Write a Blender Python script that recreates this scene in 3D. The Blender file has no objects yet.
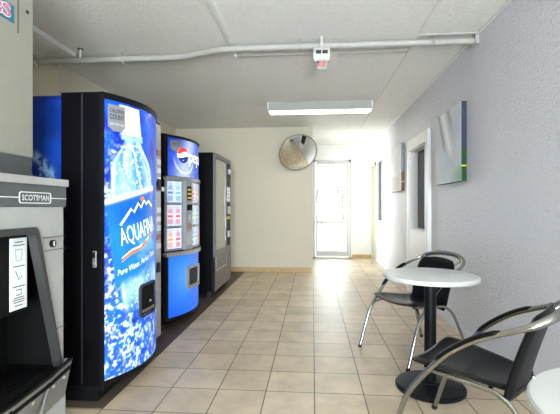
import bpy, bmesh, math, random
import numpy as np
from mathutils import Vector, Matrix
random.seed(7)
PI = math.pi
S = bpy.context.scene
COL = S.collection

# ------------------------------------------------------------------ helpers
def lin(c):
    return tuple(((x/12.92) if x <= .04045 else ((x+.055)/1.055)**2.4) for x in c)
def rgb(r, g, b):
    return lin((r/255, g/255, b/255)) + (1.0,)

def mat(name, color, rough=.5, metal=0., bump=0., bscale=60., var=0., vscale=6., spec=.5, coat=0.,
        emit=None, estr=0., bdist=.01, detail=4.):
    m = bpy.data.materials.new(name); m.use_nodes = True
    nt = m.node_tree; p = nt.nodes['Principled BSDF']
    p.inputs['Base Color'].default_value = color
    p.inputs['Roughness'].default_value = rough
    p.inputs['Metallic'].default_value = metal
    p.inputs['Specular IOR Level'].default_value = spec
    p.inputs['Coat Weight'].default_value = coat
    tc = nt.nodes.new('ShaderNodeTexCoord')
    if var:
        n = nt.nodes.new('ShaderNodeTexNoise'); n.inputs['Scale'].default_value = vscale
        n.inputs['Detail'].default_value = 5
        nt.links.new(tc.outputs['Object'], n.inputs['Vector'])
        r = nt.nodes.new('ShaderNodeMapRange')
        r.inputs['From Min'].default_value = .3; r.inputs['From Max'].default_value = .7
        r.inputs['To Min'].default_value = 1-var; r.inputs['To Max'].default_value = 1+var
        nt.links.new(n.outputs['Fac'], r.inputs['Value'])
        mx = nt.nodes.new('ShaderNodeMix'); mx.data_type = 'RGBA'; mx.blend_type = 'MULTIPLY'
        mx.inputs['Factor'].default_value = 1
        mx.inputs['A'].default_value = color
        nt.links.new(r.outputs['Result'], mx.inputs['B'])
        nt.links.new(mx.outputs['Result'], p.inputs['Base Color'])
    if bump:
        n = nt.nodes.new('ShaderNodeTexNoise'); n.inputs['Scale'].default_value = bscale
        n.inputs['Detail'].default_value = detail
        nt.links.new(tc.outputs['Object'], n.inputs['Vector'])
        b = nt.nodes.new('ShaderNodeBump'); b.inputs['Strength'].default_value = bump
        b.inputs['Distance'].default_value = bdist
        nt.links.new(n.outputs['Fac'], b.inputs['Height'])
        nt.links.new(b.outputs['Normal'], p.inputs['Normal'])
    if emit is not None:
        p.inputs['Emission Color'].default_value = emit
        p.inputs['Emission Strength'].default_value = estr
    return m

def vmat(name, rough=.3, estr=0., coat=0., base=1.):
    """material that reads the printed artwork from the colour attribute 'art'"""
    m = bpy.data.materials.new(name); m.use_nodes = True
    nt = m.node_tree; p = nt.nodes['Principled BSDF']
    a = nt.nodes.new('ShaderNodeVertexColor'); a.layer_name = 'art'
    nt.links.new(a.outputs['Color'], p.inputs['Base Color'])
    p.inputs['Roughness'].default_value = rough
    p.inputs['Coat Weight'].default_value = coat; p.inputs['Specular IOR Level'].default_value = .3
    if estr:
        nt.links.new(a.outputs['Color'], p.inputs['Emission Color'])
        p.inputs['Emission Strength'].default_value = estr
    return m

def obj(name, bm, m, parent=None, smooth=False, loc=None):
    me = bpy.data.meshes.new(name)
    bmesh.ops.recalc_face_normals(bm, faces=bm.faces)
    bm.to_mesh(me); bm.free()
    if smooth:
        for f in me.polygons: f.use_smooth = True
        try: me.set_sharp_from_angle(angle=math.radians(38))
        except Exception: pass
    o = bpy.data.objects.new(name, me); COL.objects.link(o)
    me.materials.append(m)
    if parent is not None: o.parent = parent
    if loc: o.location = loc
    return o

def tag(o, label, cat, group=None, kind=None):
    o['label'] = label; o['category'] = cat
    if group: o['group'] = group
    if kind: o['kind'] = kind
    return o

def thing(name, label, cat, loc=(0, 0, 0), rotz=0., group=None):
    o = bpy.data.objects.new(name, None); COL.objects.link(o)
    o.location = loc; o.rotation_euler = (0, 0, rotz); o.empty_display_size = .1
    return tag(o, label, cat, group)

def struct(name, bm, m, parent=None, smooth=False):
    o = obj(name, bm, m, parent, smooth)
    if parent is None: o['kind'] = 'structure'
    return o
def sempty(name, loc=(0, 0, 0)):
    o = bpy.data.objects.new(name, None); COL.objects.link(o); o.location = loc
    o['kind'] = 'structure'; return o

def B(): return bmesh.new()

def box(bm, x0, x1, y0, y1, z0, z1, bev=0., seg=2):
    r = bmesh.ops.create_cube(bm, size=1.)
    vs = r['verts']
    for v in vs:
        v.co = Vector(((x0+x1)/2+v.co.x*(x1-x0), (y0+y1)/2+v.co.y*(y1-y0), (z0+z1)/2+v.co.z*(z1-z0)))
    if bev:
        es = list({e for v in vs for e in v.link_edges})
        bmesh.ops.bevel(bm, geom=es, offset=bev, segments=seg, affect='EDGES', profile=.5)
    return bm
def bx(*a, **k): return box(B(), *a, **k)

def catmull(pts, n=8, closed=False):
    P = [Vector(p) for p in pts]; out = []
    N = len(P)
    for i in range(N-1 if not closed else N):
        p0 = P[i-1] if (i > 0 or closed) else P[0]*2-P[1]
        p1 = P[i]; p2 = P[(i+1) % N]
        p3 = P[(i+2) % N] if (i+2 < N or closed) else P[-1]*2-P[-2]
        for k in range(n):
            t = k/n
            out.append(.5*((2*p1)+(-p0+p2)*t+(2*p0-5*p1+4*p2-p3)*t*t+(-p0+3*p1-3*p2+p3)*t**3))
    if not closed: out.append(P[-1])
    return out

def tube(bm, pts, r, seg=12, caps=True, sx=1., sy=1., up=(0, 0, 1)):
    P = [Vector(p) for p in pts]; N = len(P); rings = []
    ref = Vector(up)
    prev = None
    for i in range(N):
        t = (P[min(i+1, N-1)]-P[max(i-1, 0)]).normalized()
        if prev is None:
            n = ref - t*ref.dot(t)
            if n.length < 1e-3: n = Vector((1, 0, 0)) - t*t.x
            n.normalize()
        else:
            n = prev - t*prev.dot(t); n.normalize()
        prev = n; b = t.cross(n)
        rr = r[i] if isinstance(r, (list, tuple)) else r
        rings.append([bm.verts.new(P[i]+n*math.cos(2*PI*k/seg)*rr*sy+b*math.sin(2*PI*k/seg)*rr*sx) for k in range(seg)])
    for i in range(N-1):
        for k in range(seg):
            bm.faces.new((rings[i][k], rings[i][(k+1) % seg], rings[i+1][(k+1) % seg], rings[i+1][k]))
    if caps:
        bm.faces.new(rings[0]); bm.faces.new(rings[-1])
    return bm

def lathe(bm, prof, seg=64, c=(0, 0, 0)):
    rings = []
    for (r, z) in prof:
        if r < 1e-6: rings.append([bm.verts.new((c[0], c[1], c[2]+z))])
        else: rings.append([bm.verts.new((c[0]+r*math.cos(2*PI*k/seg), c[1]+r*math.sin(2*PI*k/seg), c[2]+z)) for k in range(seg)])
    for a, b in zip(rings, rings[1:]):
        for k in range(seg):
            k2 = (k+1) % seg
            if len(a) == 1 and len(b) == 1: continue
            if len(a) == 1: bm.faces.new((a[0], b[k2], b[k]))
            elif len(b) == 1: bm.faces.new((a[k], a[k2], b[0]))
            else: bm.faces.new((a[k], a[k2], b[k2], b[k]))
    return bm

def prism(bm, poly, x0, x1, ax='x'):
    """extrude polygon (list of (a,b)) along an axis: ax x -> (y,z), y -> (x,z), z -> (x,y)"""
    def P(a, b, t):
        return {'x': (t, a, b), 'y': (a, t, b), 'z': (a, b, t)}[ax]
    A = [bm.verts.new(P(a, b, x0)) for a, b in poly]; C = [bm.verts.new(P(a, b, x1)) for a, b in poly]
    bm.faces.new(A); bm.faces.new(C[::-1]); n = len(poly)
    for i in range(n): bm.faces.new((A[i], A[(i+1) % n], C[(i+1) % n], C[i]))
    return bm

def surf_panel(fn, u0, u1, z0, z1, nu, nz, thick=.004, off=0., round_r=0.):
    """closed sheet of given thickness following fn(u,z,off)->xyz"""
    bm = B(); F = []; K = []
    for j in range(nz+1):
        for i in range(nu+1):
            u = u0+(u1-u0)*i/nu; z = z0+(z1-z0)*j/nz
            F.append(bm.verts.new(fn(u, z, off+thick)))
    for j in range(nz+1):
        for i in range(nu+1):
            u = u0+(u1-u0)*i/nu; z = z0+(z1-z0)*j/nz
            if i in (0, nu) or j in (0, nz): K.append(bm.verts.new(fn(u, z, off)))
            else: K.append(None)
    W = nu+1
    for j in range(nz):
        for i in range(nu):
            bm.faces.new((F[j*W+i], F[j*W+i+1], F[(j+1)*W+i+1], F[(j+1)*W+i]))
    for i in range(nu):
        bm.faces.new((F[i], K[i], K[i+1], F[i+1]))
        a = nz*W+i; bm.faces.new((F[a+1], K[a+1], K[a], F[a]))
    for j in range(nz):
        a, b = j*W, (j+1)*W; bm.faces.new((F[b], K[b], K[a], F[a]))
        a, b = j*W+nu, (j+1)*W+nu; bm.faces.new((F[a], K[a], K[b], F[b]))
    return bm

def paint(o, cols):
    """cols: array (nverts,3) linear; extra rim verts are given the mean colour"""
    me = o.data; a = me.color_attributes.new('art', 'FLOAT_COLOR', 'POINT')
    n = len(me.vertices); arr = np.ones((n, 4), dtype=np.float32)
    k = min(n, len(cols)); arr[:k, :3] = cols[:k]
    if n > k: arr[k:, :3] = cols.mean(axis=0)
    a.data.foreach_set('color', arr.ravel())

def text_mesh(body, size=1., shear=0., extrude=0., align='CENTER', spacing=1., bold=0.):
    cu = bpy.data.curves.new('t', 'FONT'); cu.body = body; cu.size = size; cu.shear = shear
    cu.extrude = extrude; cu.align_x = align; cu.space_character = spacing; cu.resolution_u = 4
    cu.offset = bold
    o = bpy.data.objects.new('t', cu); COL.objects.link(o)
    dg = bpy.context.evaluated_depsgraph_get(); dg.update()
    me = bpy.data.meshes.new_from_object(o.evaluated_get(dg))
    bm = B(); bm.from_mesh(me)
    bpy.data.objects.remove(o); bpy.data.curves.remove(cu); bpy.data.meshes.remove(me)
    return bm

def lettering(name, body, m, parent, fn, uc, zc, width, height, off=.006, rot=0., shear=0., spacing=1., bold=0.):
    """flat printed lettering laid on the surface fn(u,z,off); u in metres along the face"""
    bm = text_mesh(body, shear=shear, spacing=spacing, bold=bold)
    xs = [v.co.x for v in bm.verts]; ys = [v.co.y for v in bm.verts]
    x0, x1, y0, y1 = min(xs), max(xs), min(ys), max(ys)
    cr, sr = math.cos(rot), math.sin(rot)
    for v in bm.verts:
        a = ((v.co.x-x0)/(x1-x0)-.5)*width; b = ((v.co.y-y0)/(y1-y0)-.5)*height
        v.co = Vector(fn(uc+a*cr-b*sr, zc+a*sr+b*cr, off))
    return obj(name, bm, m, parent)

def shape(bm, fn, poly, off=.004):
    vs = [bm.verts.new(fn(u, z, off)) for u, z in poly]
    bm.faces.new(vs); return bm
def stroke(bm, fn, pts, w, off=.005):
    P = [Vector((a, b)) for a, b in pts]
    L, R = [], []
    for i, p in enumerate(P):
        t = (P[min(i+1, len(P)-1)]-P[max(i-1, 0)]).normalized(); n = Vector((-t.y, t.x))
        ww = w[i] if isinstance(w, (list, tuple)) else w
        L.append(bm.verts.new(fn(*(p+n*ww/2), off))); R.append(bm.verts.new(fn(*(p-n*ww/2), off)))
    for i in range(len(P)-1): bm.faces.new((L[i], L[i+1], R[i+1], R[i]))
    return bm

def ring_frame(bm, fn, u0, u1, z0, z1, w, t, off=0.):
    """raised rectangular frame on a surface"""
    for (a, b, c, d) in ((u0, u1, z1-w, z1), (u0, u1, z0, z0+w), (u0, u0+w, z0+w, z1-w), (u1-w, u1, z0+w, z1-w)):
        n = 6
        for i in range(n):
            ua = a+(b-a)*i/n; ub = a+(b-a)*(i+1)/n
            p = [fn(ua, c, off), fn(ub, c, off), fn(ub, d, off), fn(ua, d, off),
                 fn(ua, c, off+t), fn(ub, c, off+t), fn(ub, d, off+t), fn(ua, d, off+t)]
            v = [bm.verts.new(q) for q in p]
            for f in ((0, 1, 2, 3), (4, 5, 6, 7), (0, 1, 5, 4), (2, 3, 7, 6), (0, 3, 7, 4), (1, 2, 6, 5)):
                bm.faces.new([v[k] for k in f])
    return bm

def rrect(u0, u1, z0, z1, r, n=5):
    out = []
    for cx, cz, a0 in ((u1-r, z1-r, 0), (u0+r, z1-r, PI/2), (u0+r, z0+r, PI), (u1-r, z0+r, 1.5*PI)):
        for k in range(n+1):
            a = a0+PI/2*k/n; out.append((cx+r*math.cos(a), cz+r*math.sin(a)))
    return out
def band(bm, fn, outer, inner, o0, o1):
    """closed solid ring between two matching outlines on a surface"""
    n = len(outer)
    V = [[bm.verts.new(fn(u, z, o)) for u, z in pl] for pl, o in ((outer, o0), (outer, o1), (inner, o1), (inner, o0))]
    for i in range(n):
        j = (i+1) % n
        for q in range(4):
            A, C = V[q], V[(q+1) % 4]
            bm.faces.new((A[i], A[j], C[j], C[i]))
    return bm
def slab(bm, fn, poly, o0, o1):
    A = [bm.verts.new(fn(u, z, o0)) for u, z in poly]; C = [bm.verts.new(fn(u, z, o1)) for u, z in poly]
    n = len(poly); bm.faces.new(A); bm.faces.new(C)
    for i in range(n): bm.faces.new((A[i], A[(i+1) % n], C[(i+1) % n], C[i]))
    return bm

# ------------------------------------------------------------------ materials
M = {}
M['wall_r'] = mat('stucco_white', rgb(222, 222, 226), .42, bump=1., bscale=66, bdist=.020, spec=.45, var=.02, vscale=30)
M['wall_c'] = mat('cream_paint', rgb(214, 207, 188), .6, bump=.12, bscale=60, bdist=.004, spec=.3)
M['wall_w'] = mat('white_paint', rgb(232, 230, 224), .6, bump=.12, bscale=60, bdist=.004, spec=.3)
M['ceil'] = mat('knockdown_ceiling', rgb(238, 236, 230), .7, bump=1., bscale=44, bdist=.016, spec=.3, var=.03, vscale=25)
M['white_trim'] = mat('white_enamel', rgb(236, 236, 234), .4, bump=.03, bscale=30)
M['pipe'] = mat('painted_conduit', rgb(172, 171, 166), .45, var=.05, vscale=12)
M['batten'] = mat('painted_batten', rgb(232, 231, 226), .5, var=.03, vscale=12)
M['tan_base'] = mat('tan_tile_base', rgb(196, 164, 118), .4, var=.1, vscale=9)
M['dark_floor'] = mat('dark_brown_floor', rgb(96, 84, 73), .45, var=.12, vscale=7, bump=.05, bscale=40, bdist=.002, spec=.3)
M['dark_base'] = mat('dark_cove_base', rgb(70, 52, 40), .5, var=.1, vscale=9)
M['black'] = mat('black_enamel', rgb(9, 8, 13), .45, bump=.05, bscale=120, bdist=.002, spec=.12)
M['black2'] = mat('black_plastic', rgb(12, 12, 14), .45, bump=.05, bscale=200, bdist=.001, spec=.22)
M['blue_side'] = mat('blue_painted_side', rgb(8, 34, 110), .4, var=.25, vscale=5)
M['silver'] = mat('silver_plastic', rgb(172, 174, 178), .35, metal=.6, var=.04, vscale=20)
M['steel'] = mat('brushed_steel', rgb(206, 206, 204), .35, metal=.6, var=.05, vscale=20)
M['chrome'] = mat('chrome', rgb(168, 168, 166), .18, metal=1., var=.02, vscale=9)
M['ice_grey'] = mat('grey_enamel', rgb(166, 167, 163), .45, bump=.04, bscale=80, bdist=.002, var=.03, vscale=14)
M['ice_beige'] = mat('beige_grey_enamel', rgb(152, 150, 138), .5, bump=.05, bscale=50, bdist=.003, var=.03, vscale=10)
M['ice_dark'] = mat('dark_grey_panel', rgb(84, 86, 87), .45, bump=.08, bscale=200, bdist=.001, var=.05, vscale=30)
M['ice_mould'] = mat('grey_moulding', rgb(58, 59, 59), .45, bump=.03, bscale=90, bdist=.001)
M['ice_tray'] = mat('grey_tray_metal', rgb(136, 137, 135), .4, metal=.3, var=.04, vscale=20)
M['bay'] = mat('black_bay_plastic', rgb(6, 6, 6), .85, var=.1, vscale=8, spec=.22)
M['print_white'] = mat('white_print', rgb(235, 238, 240), .4)
M['print_dark'] = mat('dark_print', rgb(40, 42, 46), .5)
M['lit_white'] = mat('lit_white_print', rgb(240, 246, 255), .3, emit=rgb(240, 246, 255), estr=0.36)
M['lit_orange'] = mat('lit_orange_print', rgb(236, 120, 50), .3, emit=rgb(236, 120, 50), estr=0.23)
M['lit_red'] = mat('lit_red_print', rgb(226, 60, 52), .3, emit=rgb(226, 60, 52), estr=0.27)
M['lit_blue'] = mat('lit_blue_print', rgb(20, 70, 190), .3, emit=rgb(20, 70, 190), estr=0.27)
M['lit_deep'] = mat('lit_deep_blue_print', rgb(18, 40, 130), .3, emit=rgb(18, 40, 130), estr=0.18)
M['badge'] = mat('grey_badge_print', rgb(140, 142, 146), .4, var=.06, vscale=40)
M['leather'] = mat('black_leatherette', rgb(17, 17, 19), .42, bump=.1, bscale=400, bdist=.0006, spec=.22)
M['shell'] = mat('dark_moulded_seat', rgb(22, 22, 24), .28, bump=.04, bscale=300, bdist=.0004, spec=.45)
M['pad'] = mat('black_arm_pad', rgb(10, 10, 12), .35, spec=.22)
M['laminate'] = mat('white_laminate', rgb(226, 228, 226), .3, var=.015, vscale=40, spec=.5)
M['lam_edge'] = mat('pale_edge_band', rgb(206, 208, 204), .4, var=.02, vscale=30)
M['iron'] = mat('black_powder_coat', rgb(15, 16, 22), .38, bump=.1, bscale=260, bdist=.0008, spec=.22)
M['alu'] = mat('white_aluminium', rgb(214, 214, 212), .4, metal=.1, var=.02, vscale=14)
M['door_alu'] = mat('grey_aluminium', rgb(196, 196, 194), .45, var=.02, vscale=14)
M['cream_frame'] = mat('cream_frame', rgb(206, 204, 188), .45, var=.03, vscale=14)
M['unlit_pane'] = mat('unlit_room_pane', rgb(58, 60, 66), .25, var=.06, vscale=3, spec=.1)  # opaque dark colour stands in for the unlit room behind the panes
M['concrete'] = mat('pale_concrete', rgb(190, 188, 182), .9, bump=.2, bscale=20, var=.06, vscale=1.5)
M['leaf'] = mat('grey_green_leaves', rgb(116, 117, 112), .7, var=.25, vscale=3)
M['bark'] = mat('tree_bark', rgb(96, 84, 72), .9, bump=.6, bscale=30, var=.2, vscale=8)
M['car_paint'] = mat('silver_car_paint', rgb(176, 180, 186), .3, metal=.3)
M['rubber'] = mat('dark_rubber', rgb(26, 26, 26), .7, var=.1, vscale=20)
M['mirror'] = mat('mirror_dome', rgb(236, 238, 236), .02, metal=1., var=.01, vscale=3)
M['mirror_back'] = mat('mirror_rim', rgb(150, 146, 132), .5, var=.05, vscale=20)
M['dev'] = mat('off_white_device', rgb(186, 185, 178), .4, var=.03, vscale=30)
M['dev_red'] = mat('faded_red_label', rgb(170, 124, 118), .5, var=.25, vscale=60)
M['yellow'] = mat('yellow_label', rgb(222, 206, 60), .5, var=.1, vscale=60)
M['teal'] = mat('teal_sticker', rgb(40, 120, 140), .5, var=.1, vscale=30)
M['pink'] = mat('pink_sticker', rgb(226, 96, 140), .5, var=.1, vscale=30)
M['lamp'] = mat('lit_diffuser', rgb(245, 245, 240), .4, emit=rgb(255, 247, 232), estr=5.)
M['slate'] = mat('slate_canvas_edge', rgb(48, 52, 72), .7, var=.08, vscale=20)
M['green'] = mat('green_canvas_edge', rgb(18, 66, 28), .7, var=.15, vscale=30)
M['brown'] = mat('brown_canvas_edge', rgb(132, 104, 84), .7, var=.15, vscale=30)
M['greyblue'] = mat('greyblue_canvas_edge', rgb(150, 156, 170), .7, var=.1, vscale=20)
M['steel_door'] = mat('grey_metal_panel', rgb(122, 120, 120), .4, metal=.4, var=.05, vscale=20)
M['port_dark'] = mat('dark_grey_flap', rgb(58, 60, 62), .6, var=.05, vscale=20, spec=.2)
M['reflection_glass'] = mat('painted_reflection_glass', rgb(168, 168, 150), .08, var=.05, vscale=2, coat=.6)  # pale base colour stands in for the white wall reflected in the glass

def glass_mat():
    m = bpy.data.materials.new('clear_glass'); m.use_nodes = True
    nt = m.node_tree; nt.nodes.clear()
    o = nt.nodes.new('ShaderNodeOutputMaterial'); mx = nt.nodes.new('ShaderNodeMixShader')
    t = nt.nodes.new('ShaderNodeBsdfTransparent'); g = nt.nodes.new('ShaderNodeBsdfGlossy')
    t.inputs['Color'].default_value = (.93, .95, .94, 1); g.inputs['Roughness'].default_value = .02
    f = nt.nodes.new('ShaderNodeFresnel'); f.inputs['IOR'].default_value = 1.45
    nt.links.new(f.outputs[0], mx.inputs[0]); nt.links.new(t.outputs[0], mx.inputs[1]); nt.links.new(g.outputs[0], mx.inputs[2])
    nt.links.new(mx.outputs[0], o.inputs['Surface']); return m
M['glass'] = glass_mat()

def tile_mat():
    m = bpy.data.materials.new('beige_floor_tile'); m.use_nodes = True
    nt = m.node_tree; p = nt.nodes['Principled BSDF']; L = nt.links.new
    tc = nt.nodes.new('ShaderNodeTexCoord')
    mp = nt.nodes.new('ShaderNodeMapping'); mp.inputs['Location'].default_value = (-.012, -.058, 0)
    L(tc.outputs['Object'], mp.inputs['Vector'])
    br = nt.nodes.new('ShaderNodeTexBrick'); br.offset = 0; br.squash = 1
    br.inputs['Scale'].default_value = 1; br.inputs['Brick Width'].default_value = .305
    br.inputs['Row Height'].default_value = .305; br.inputs['Mortar Size'].default_value = .0032
    br.inputs['Mortar Smooth'].default_value = .15
    br.inputs['Color1'].default_value = rgb(224, 208, 182); br.inputs['Color2'].default_value = rgb(210, 192, 165)
    br.inputs['Mortar'].default_value = rgb(78, 70, 60)
    L(mp.outputs[0], br.inputs['Vector'])
    n = nt.nodes.new('ShaderNodeTexNoise'); n.inputs['Scale'].default_value = 4.5; n.inputs['Detail'].default_value = 8
    n.inputs['Roughness'].default_value = .62
    L(tc.outputs['Object'], n.inputs['Vector'])
    r = nt.nodes.new('ShaderNodeValToRGB')
    r.color_ramp.elements[0].position = .35; r.color_ramp.elements[0].color = (.80, .79, .77, 1)
    r.color_ramp.elements[1].position = .68; r.color_ramp.elements[1].color = (1.08, 1.06, 1.03, 1)
    L(n.outputs['Fac'], r.inputs['Fac'])
    mx = nt.nodes.new('ShaderNodeMix'); mx.data_type = 'RGBA'; mx.blend_type = 'MULTIPLY'; mx.inputs['Factor'].default_value = 1
    L(br.outputs['Color'], mx.inputs['A']); L(r.outputs['Color'], mx.inputs['B'])
    L(mx.outputs['Result'], p.inputs['Base Color'])
    rr = nt.nodes.new('ShaderNodeMapRange'); rr.inputs['To Min'].default_value = .34; rr.inputs['To Max'].default_value = .50; p.inputs['Specular IOR Level'].default_value = .32
    L(n.outputs['Fac'], rr.inputs['Value']); L(rr.outputs['Result'], p.inputs['Roughness'])
    b = nt.nodes.new('ShaderNodeBump'); b.inputs['Strength'].default_value = .5; b.inputs['Distance'].default_value = .003; b.invert = True
    L(br.outputs['Fac'], b.inputs['Height'])
    b2 = nt.nodes.new('ShaderNodeBump'); b2.inputs['Strength'].default_value = .12; b2.inputs['Distance'].default_value = .004
    L(n.outputs['Fac'], b2.inputs['Height']); L(b.outputs['Normal'], b2.inputs['Normal'])
    L(b2.outputs['Normal'], p.inputs['Normal'])
    return m
M['tile'] = tile_mat()

# ------------------------------------------------------------------ room shell
H = 2.59; XR = 1.355; XL = -2.50; XA = -3.15; YJ = 3.72; YP = 7.08; YF = 9.15; YB = -2.6
T = .14

def wall_grid(a0, a1, holes):
    """rectangles (a0,a1,z0,z1) tiling a wall from a0..a1, 0..H, minus holes"""
    ca = sorted({a0, a1} | {h[0] for h in holes} | {h[1] for h in holes})
    cz = sorted({0, H} | {h[2] for h in holes} | {h[3] for h in holes})
    out = []
    for i in range(len(ca)-1):
        for j in range(len(cz)-1):
            am, zm = (ca[i]+ca[i+1])/2, (cz[j]+cz[j+1])/2
            if any(h[0] < am < h[1] and h[2] < zm < h[3] for h in holes): continue
            out.append((ca[i], ca[i+1], cz[j], cz[j+1]))
    return out

struct('floor', bx(XA-T, XR+T, YB-T, YF+T, -.12, 0), M['tile'])
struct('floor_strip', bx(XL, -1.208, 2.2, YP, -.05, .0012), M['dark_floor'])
struct('ceiling', bx(XA-T, XR+T, YB-T, YF+T, H, H+.12), M['ceil'])

# right wall: lite of door_2, window_1, door_3
D2 = (4.66, 5.66); LITE = (4.78, 5.57, .87, 1.925)
W1 = (7.84, 8.46, .86, 2.12); D3 = (8.60, 9.10, 0, 2.12)
bm = B()
for a, b, c, d in wall_grid(YB, YF, [LITE, W1, D3]): box(bm, XR, XR+T+.1, a, b, c, d)
struct('wall_right', bm, M['wall_r'])
# left walls
struct('wall_left', bx(XL-T, XL, YJ+T, YP, 0, H), M['wall_c'])
struct('wall_jog', bx(XA, XL, YJ, YJ+T, 0, H), M['wall_c'])
struct('wall_alcove', bx(XA-T, XA, YB, YJ+T, 0, H), M['wall_c'])
struct('wall_partition', bx(XL-T, 0, YP, YP+T, 0, H), M['wall_c'])
HW = (7.40, 8.95, .35, 2.40)
bm = B()
for a, b, c, d in wall_grid(YP+T, YF, [HW]): box(bm, -T, 0, a, b, c, d)
struct('wall_hall', bm, M['wall_w'])
w = sempty('added_window_3', (-T/2, (HW[0]+HW[1])/2, HW[2])); a = (HW[1]-HW[0])/2; hh = HW[3]-HW[2]  # hidden window added so that daylight floods the hall
bm = B()
for y in (-a+.025, 0, a-.025): box(bm, -.04, .04, y-.025, y+.025, 0, hh)
for z in (.025, hh-.025): box(bm, -.04, .04, -a, a, z-.025, z+.025)
obj('window_frame', bm, M['alu'], w)
obj('pane', bx(-.004, .004, -a+.05, a-.05, .05, hh-.05), M['glass'], w)
# far wall with glazed door
FD = (.02, .872, 0, 2.245)
bm = B()
for a, b, c, d in wall_grid(0, XR, [FD]): box(bm, a, b, YF, YF+T, c, d)
struct('wall_back', bm, M['wall_w'])
# wall behind the camera with an unseen shop window added to give daylight
BW = (-.45, 1.27, .25, 2.35)
bm = B()
for a, b, c, d in wall_grid(XA, XR, [BW]): box(bm, a, b, YB-T, YB, c, d)
struct('wall_front', bm, M['wall_w'])
w = sempty('added_window_2', ((BW[0]+BW[1])/2, YB-T/2, BW[2]))
fx = lambda x: x-(BW[0]+BW[1])/2
bm = B()
for x in (BW[0]+.03, .41, BW[1]-.03): box(bm, fx(x)-.03, fx(x)+.03, -.04, .04, 0, BW[3]-BW[2])
for z in (.03, BW[3]-BW[2]-.03): box(bm, fx(BW[0]), fx(BW[1]), -.04, .04, z-.03, z+.03)
obj('window_frame', bm, M['alu'], w)
obj('pane', bx(fx(BW[0])+.05, fx(BW[1])-.05, -.004, .004, .05, BW[3]-BW[2]-.05), M['glass'], w)

# baseboards
bm = B(); z = .085
for k in range(8):
    x0 = XL+.02+k*.3075
    box(bm, x0+.002, min(x0+.3055, -.002), YP-.011, YP, 0, z, .003, 1)
struct('baseboard_partition', bm, M['tan_base'])
struct('baseboard_back', bx(.90, XR-.012, YF-.011, YF, 0, .085, .003), M['tan_base'])
struct('baseboard_left', bx(XL, XL+.011, YJ+T, YP-.012, 0, .10, .003), M['dark_base'])
struct('baseboard_right', bx(XR-.006, XR, YB, D2[0]-.03, 0, .07, .002), M['wall_r'])

# ---- far glazed door (door_1)
cx = (FD[0]+FD[1])/2
d = sempty('door_1', (cx, YF+.04, 0)); w2 = (FD[1]-FD[0])/2
bm = B()
box(bm, -w2, -w2+.05, -.05, .05, 0, FD[3]); box(bm, w2-.045, w2, -.05, .05, 0, FD[3])
box(bm, -w2, w2, -.05, .05, FD[3]-.05, FD[3]); box(bm, -w2, w2, -.05, .05, 0, .02)
obj('door_frame', bm, M['door_alu'], d)
lf = obj('door_leaf', ring_frame(B(), lambda u, z, o: (u, -.03+o, z), -w2+.055, w2-.05, .03, FD[3]-.055, .05, .045), M['door_alu'], d)
bm = bx(-w2+.1, w2-.095, -.028, .013, .08, .16); box(bm, -w2+.1, w2-.095, -.028, .013, .785, .85)
obj('rail', bm, M['door_alu'], lf)
obj('pane', bx(-w2+.1, w2-.095, -.009, -.003, .16, FD[3]-.10), M['glass'], lf)
bm = B(); tube(bm, [(-w2+.13, -.10, .95), (-w2+.13, -.10, 1.2)], .012)
tube(bm, [(-w2+.13, -.03, .98), (-w2+.13, -.10, .98)], .008); tube(bm, [(-w2+.13, -.03, 1.17), (-w2+.13, -.10, 1.17)], .008)
obj('push_handle', bm, M['steel'], lf)

# ---- white panelled door with tall lite on the right wall (door_2)
d = sempty('door_2', (XR, (D2[0]+D2[1])/2, 0)); h2 = (D2[1]-D2[0])/2; yo = (D2[0]+D2[1])/2
pr = .046
bm = B()
l0, l1 = LITE[0]-yo, LITE[1]-yo
box(bm, -pr, 0, -h2, l0, 0, 2.07, .004, 1); box(bm, -pr, 0, l1, h2, 0, 2.07, .004, 1)
box(bm, -pr, 0, l0, l1, LITE[3], 2.07, .004, 1)
obj('casing', bm, M['white_trim'], d)
obj('lower_panel', bx(-pr+.008, 0, l0, l1, .01, LITE[2], .003, 1), M['white_trim'], d)
bm = B(); rev = .012
box(bm, -.02, .17, l1-rev, l1, LITE[2], LITE[3]); box(bm, -.02, .17, l0, l0+rev, LITE[2], LITE[3])
box(bm, -.02, .17, l0, l1, LITE[3]-rev, LITE[3]); box(bm, -.02, .17, l0, l1, LITE[2], LITE[2]+rev)
obj('reveal', bm, M['white_trim'], d)
obj('pane', bx(.078, .088, l0+rev, l1-rev, LITE[2]+rev, LITE[3]-rev), M['unlit_pane'], d)

# ---- small tall window in the right wall (window_1)
w = sempty('window_1', (XR, (W1[0]+W1[1])/2, W1[2])); a = (W1[1]-W1[0])/2; hh = W1[3]-W1[2]
bm = B(); c = .03
box(bm, -.012, .20, -a, -a+c, 0, hh); box(bm, -.012, .20, a-c, a, 0, hh)
box(bm, -.012, .20, -a, a, 0, c); box(bm, -.012, .20, -a, a, hh-c, hh)
obj('window_frame', bm, M['white_trim'], w)
obj('pane', bx(.032, .040, -a+c, a-c, c, hh-c), M['unlit_pane'], w)
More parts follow.
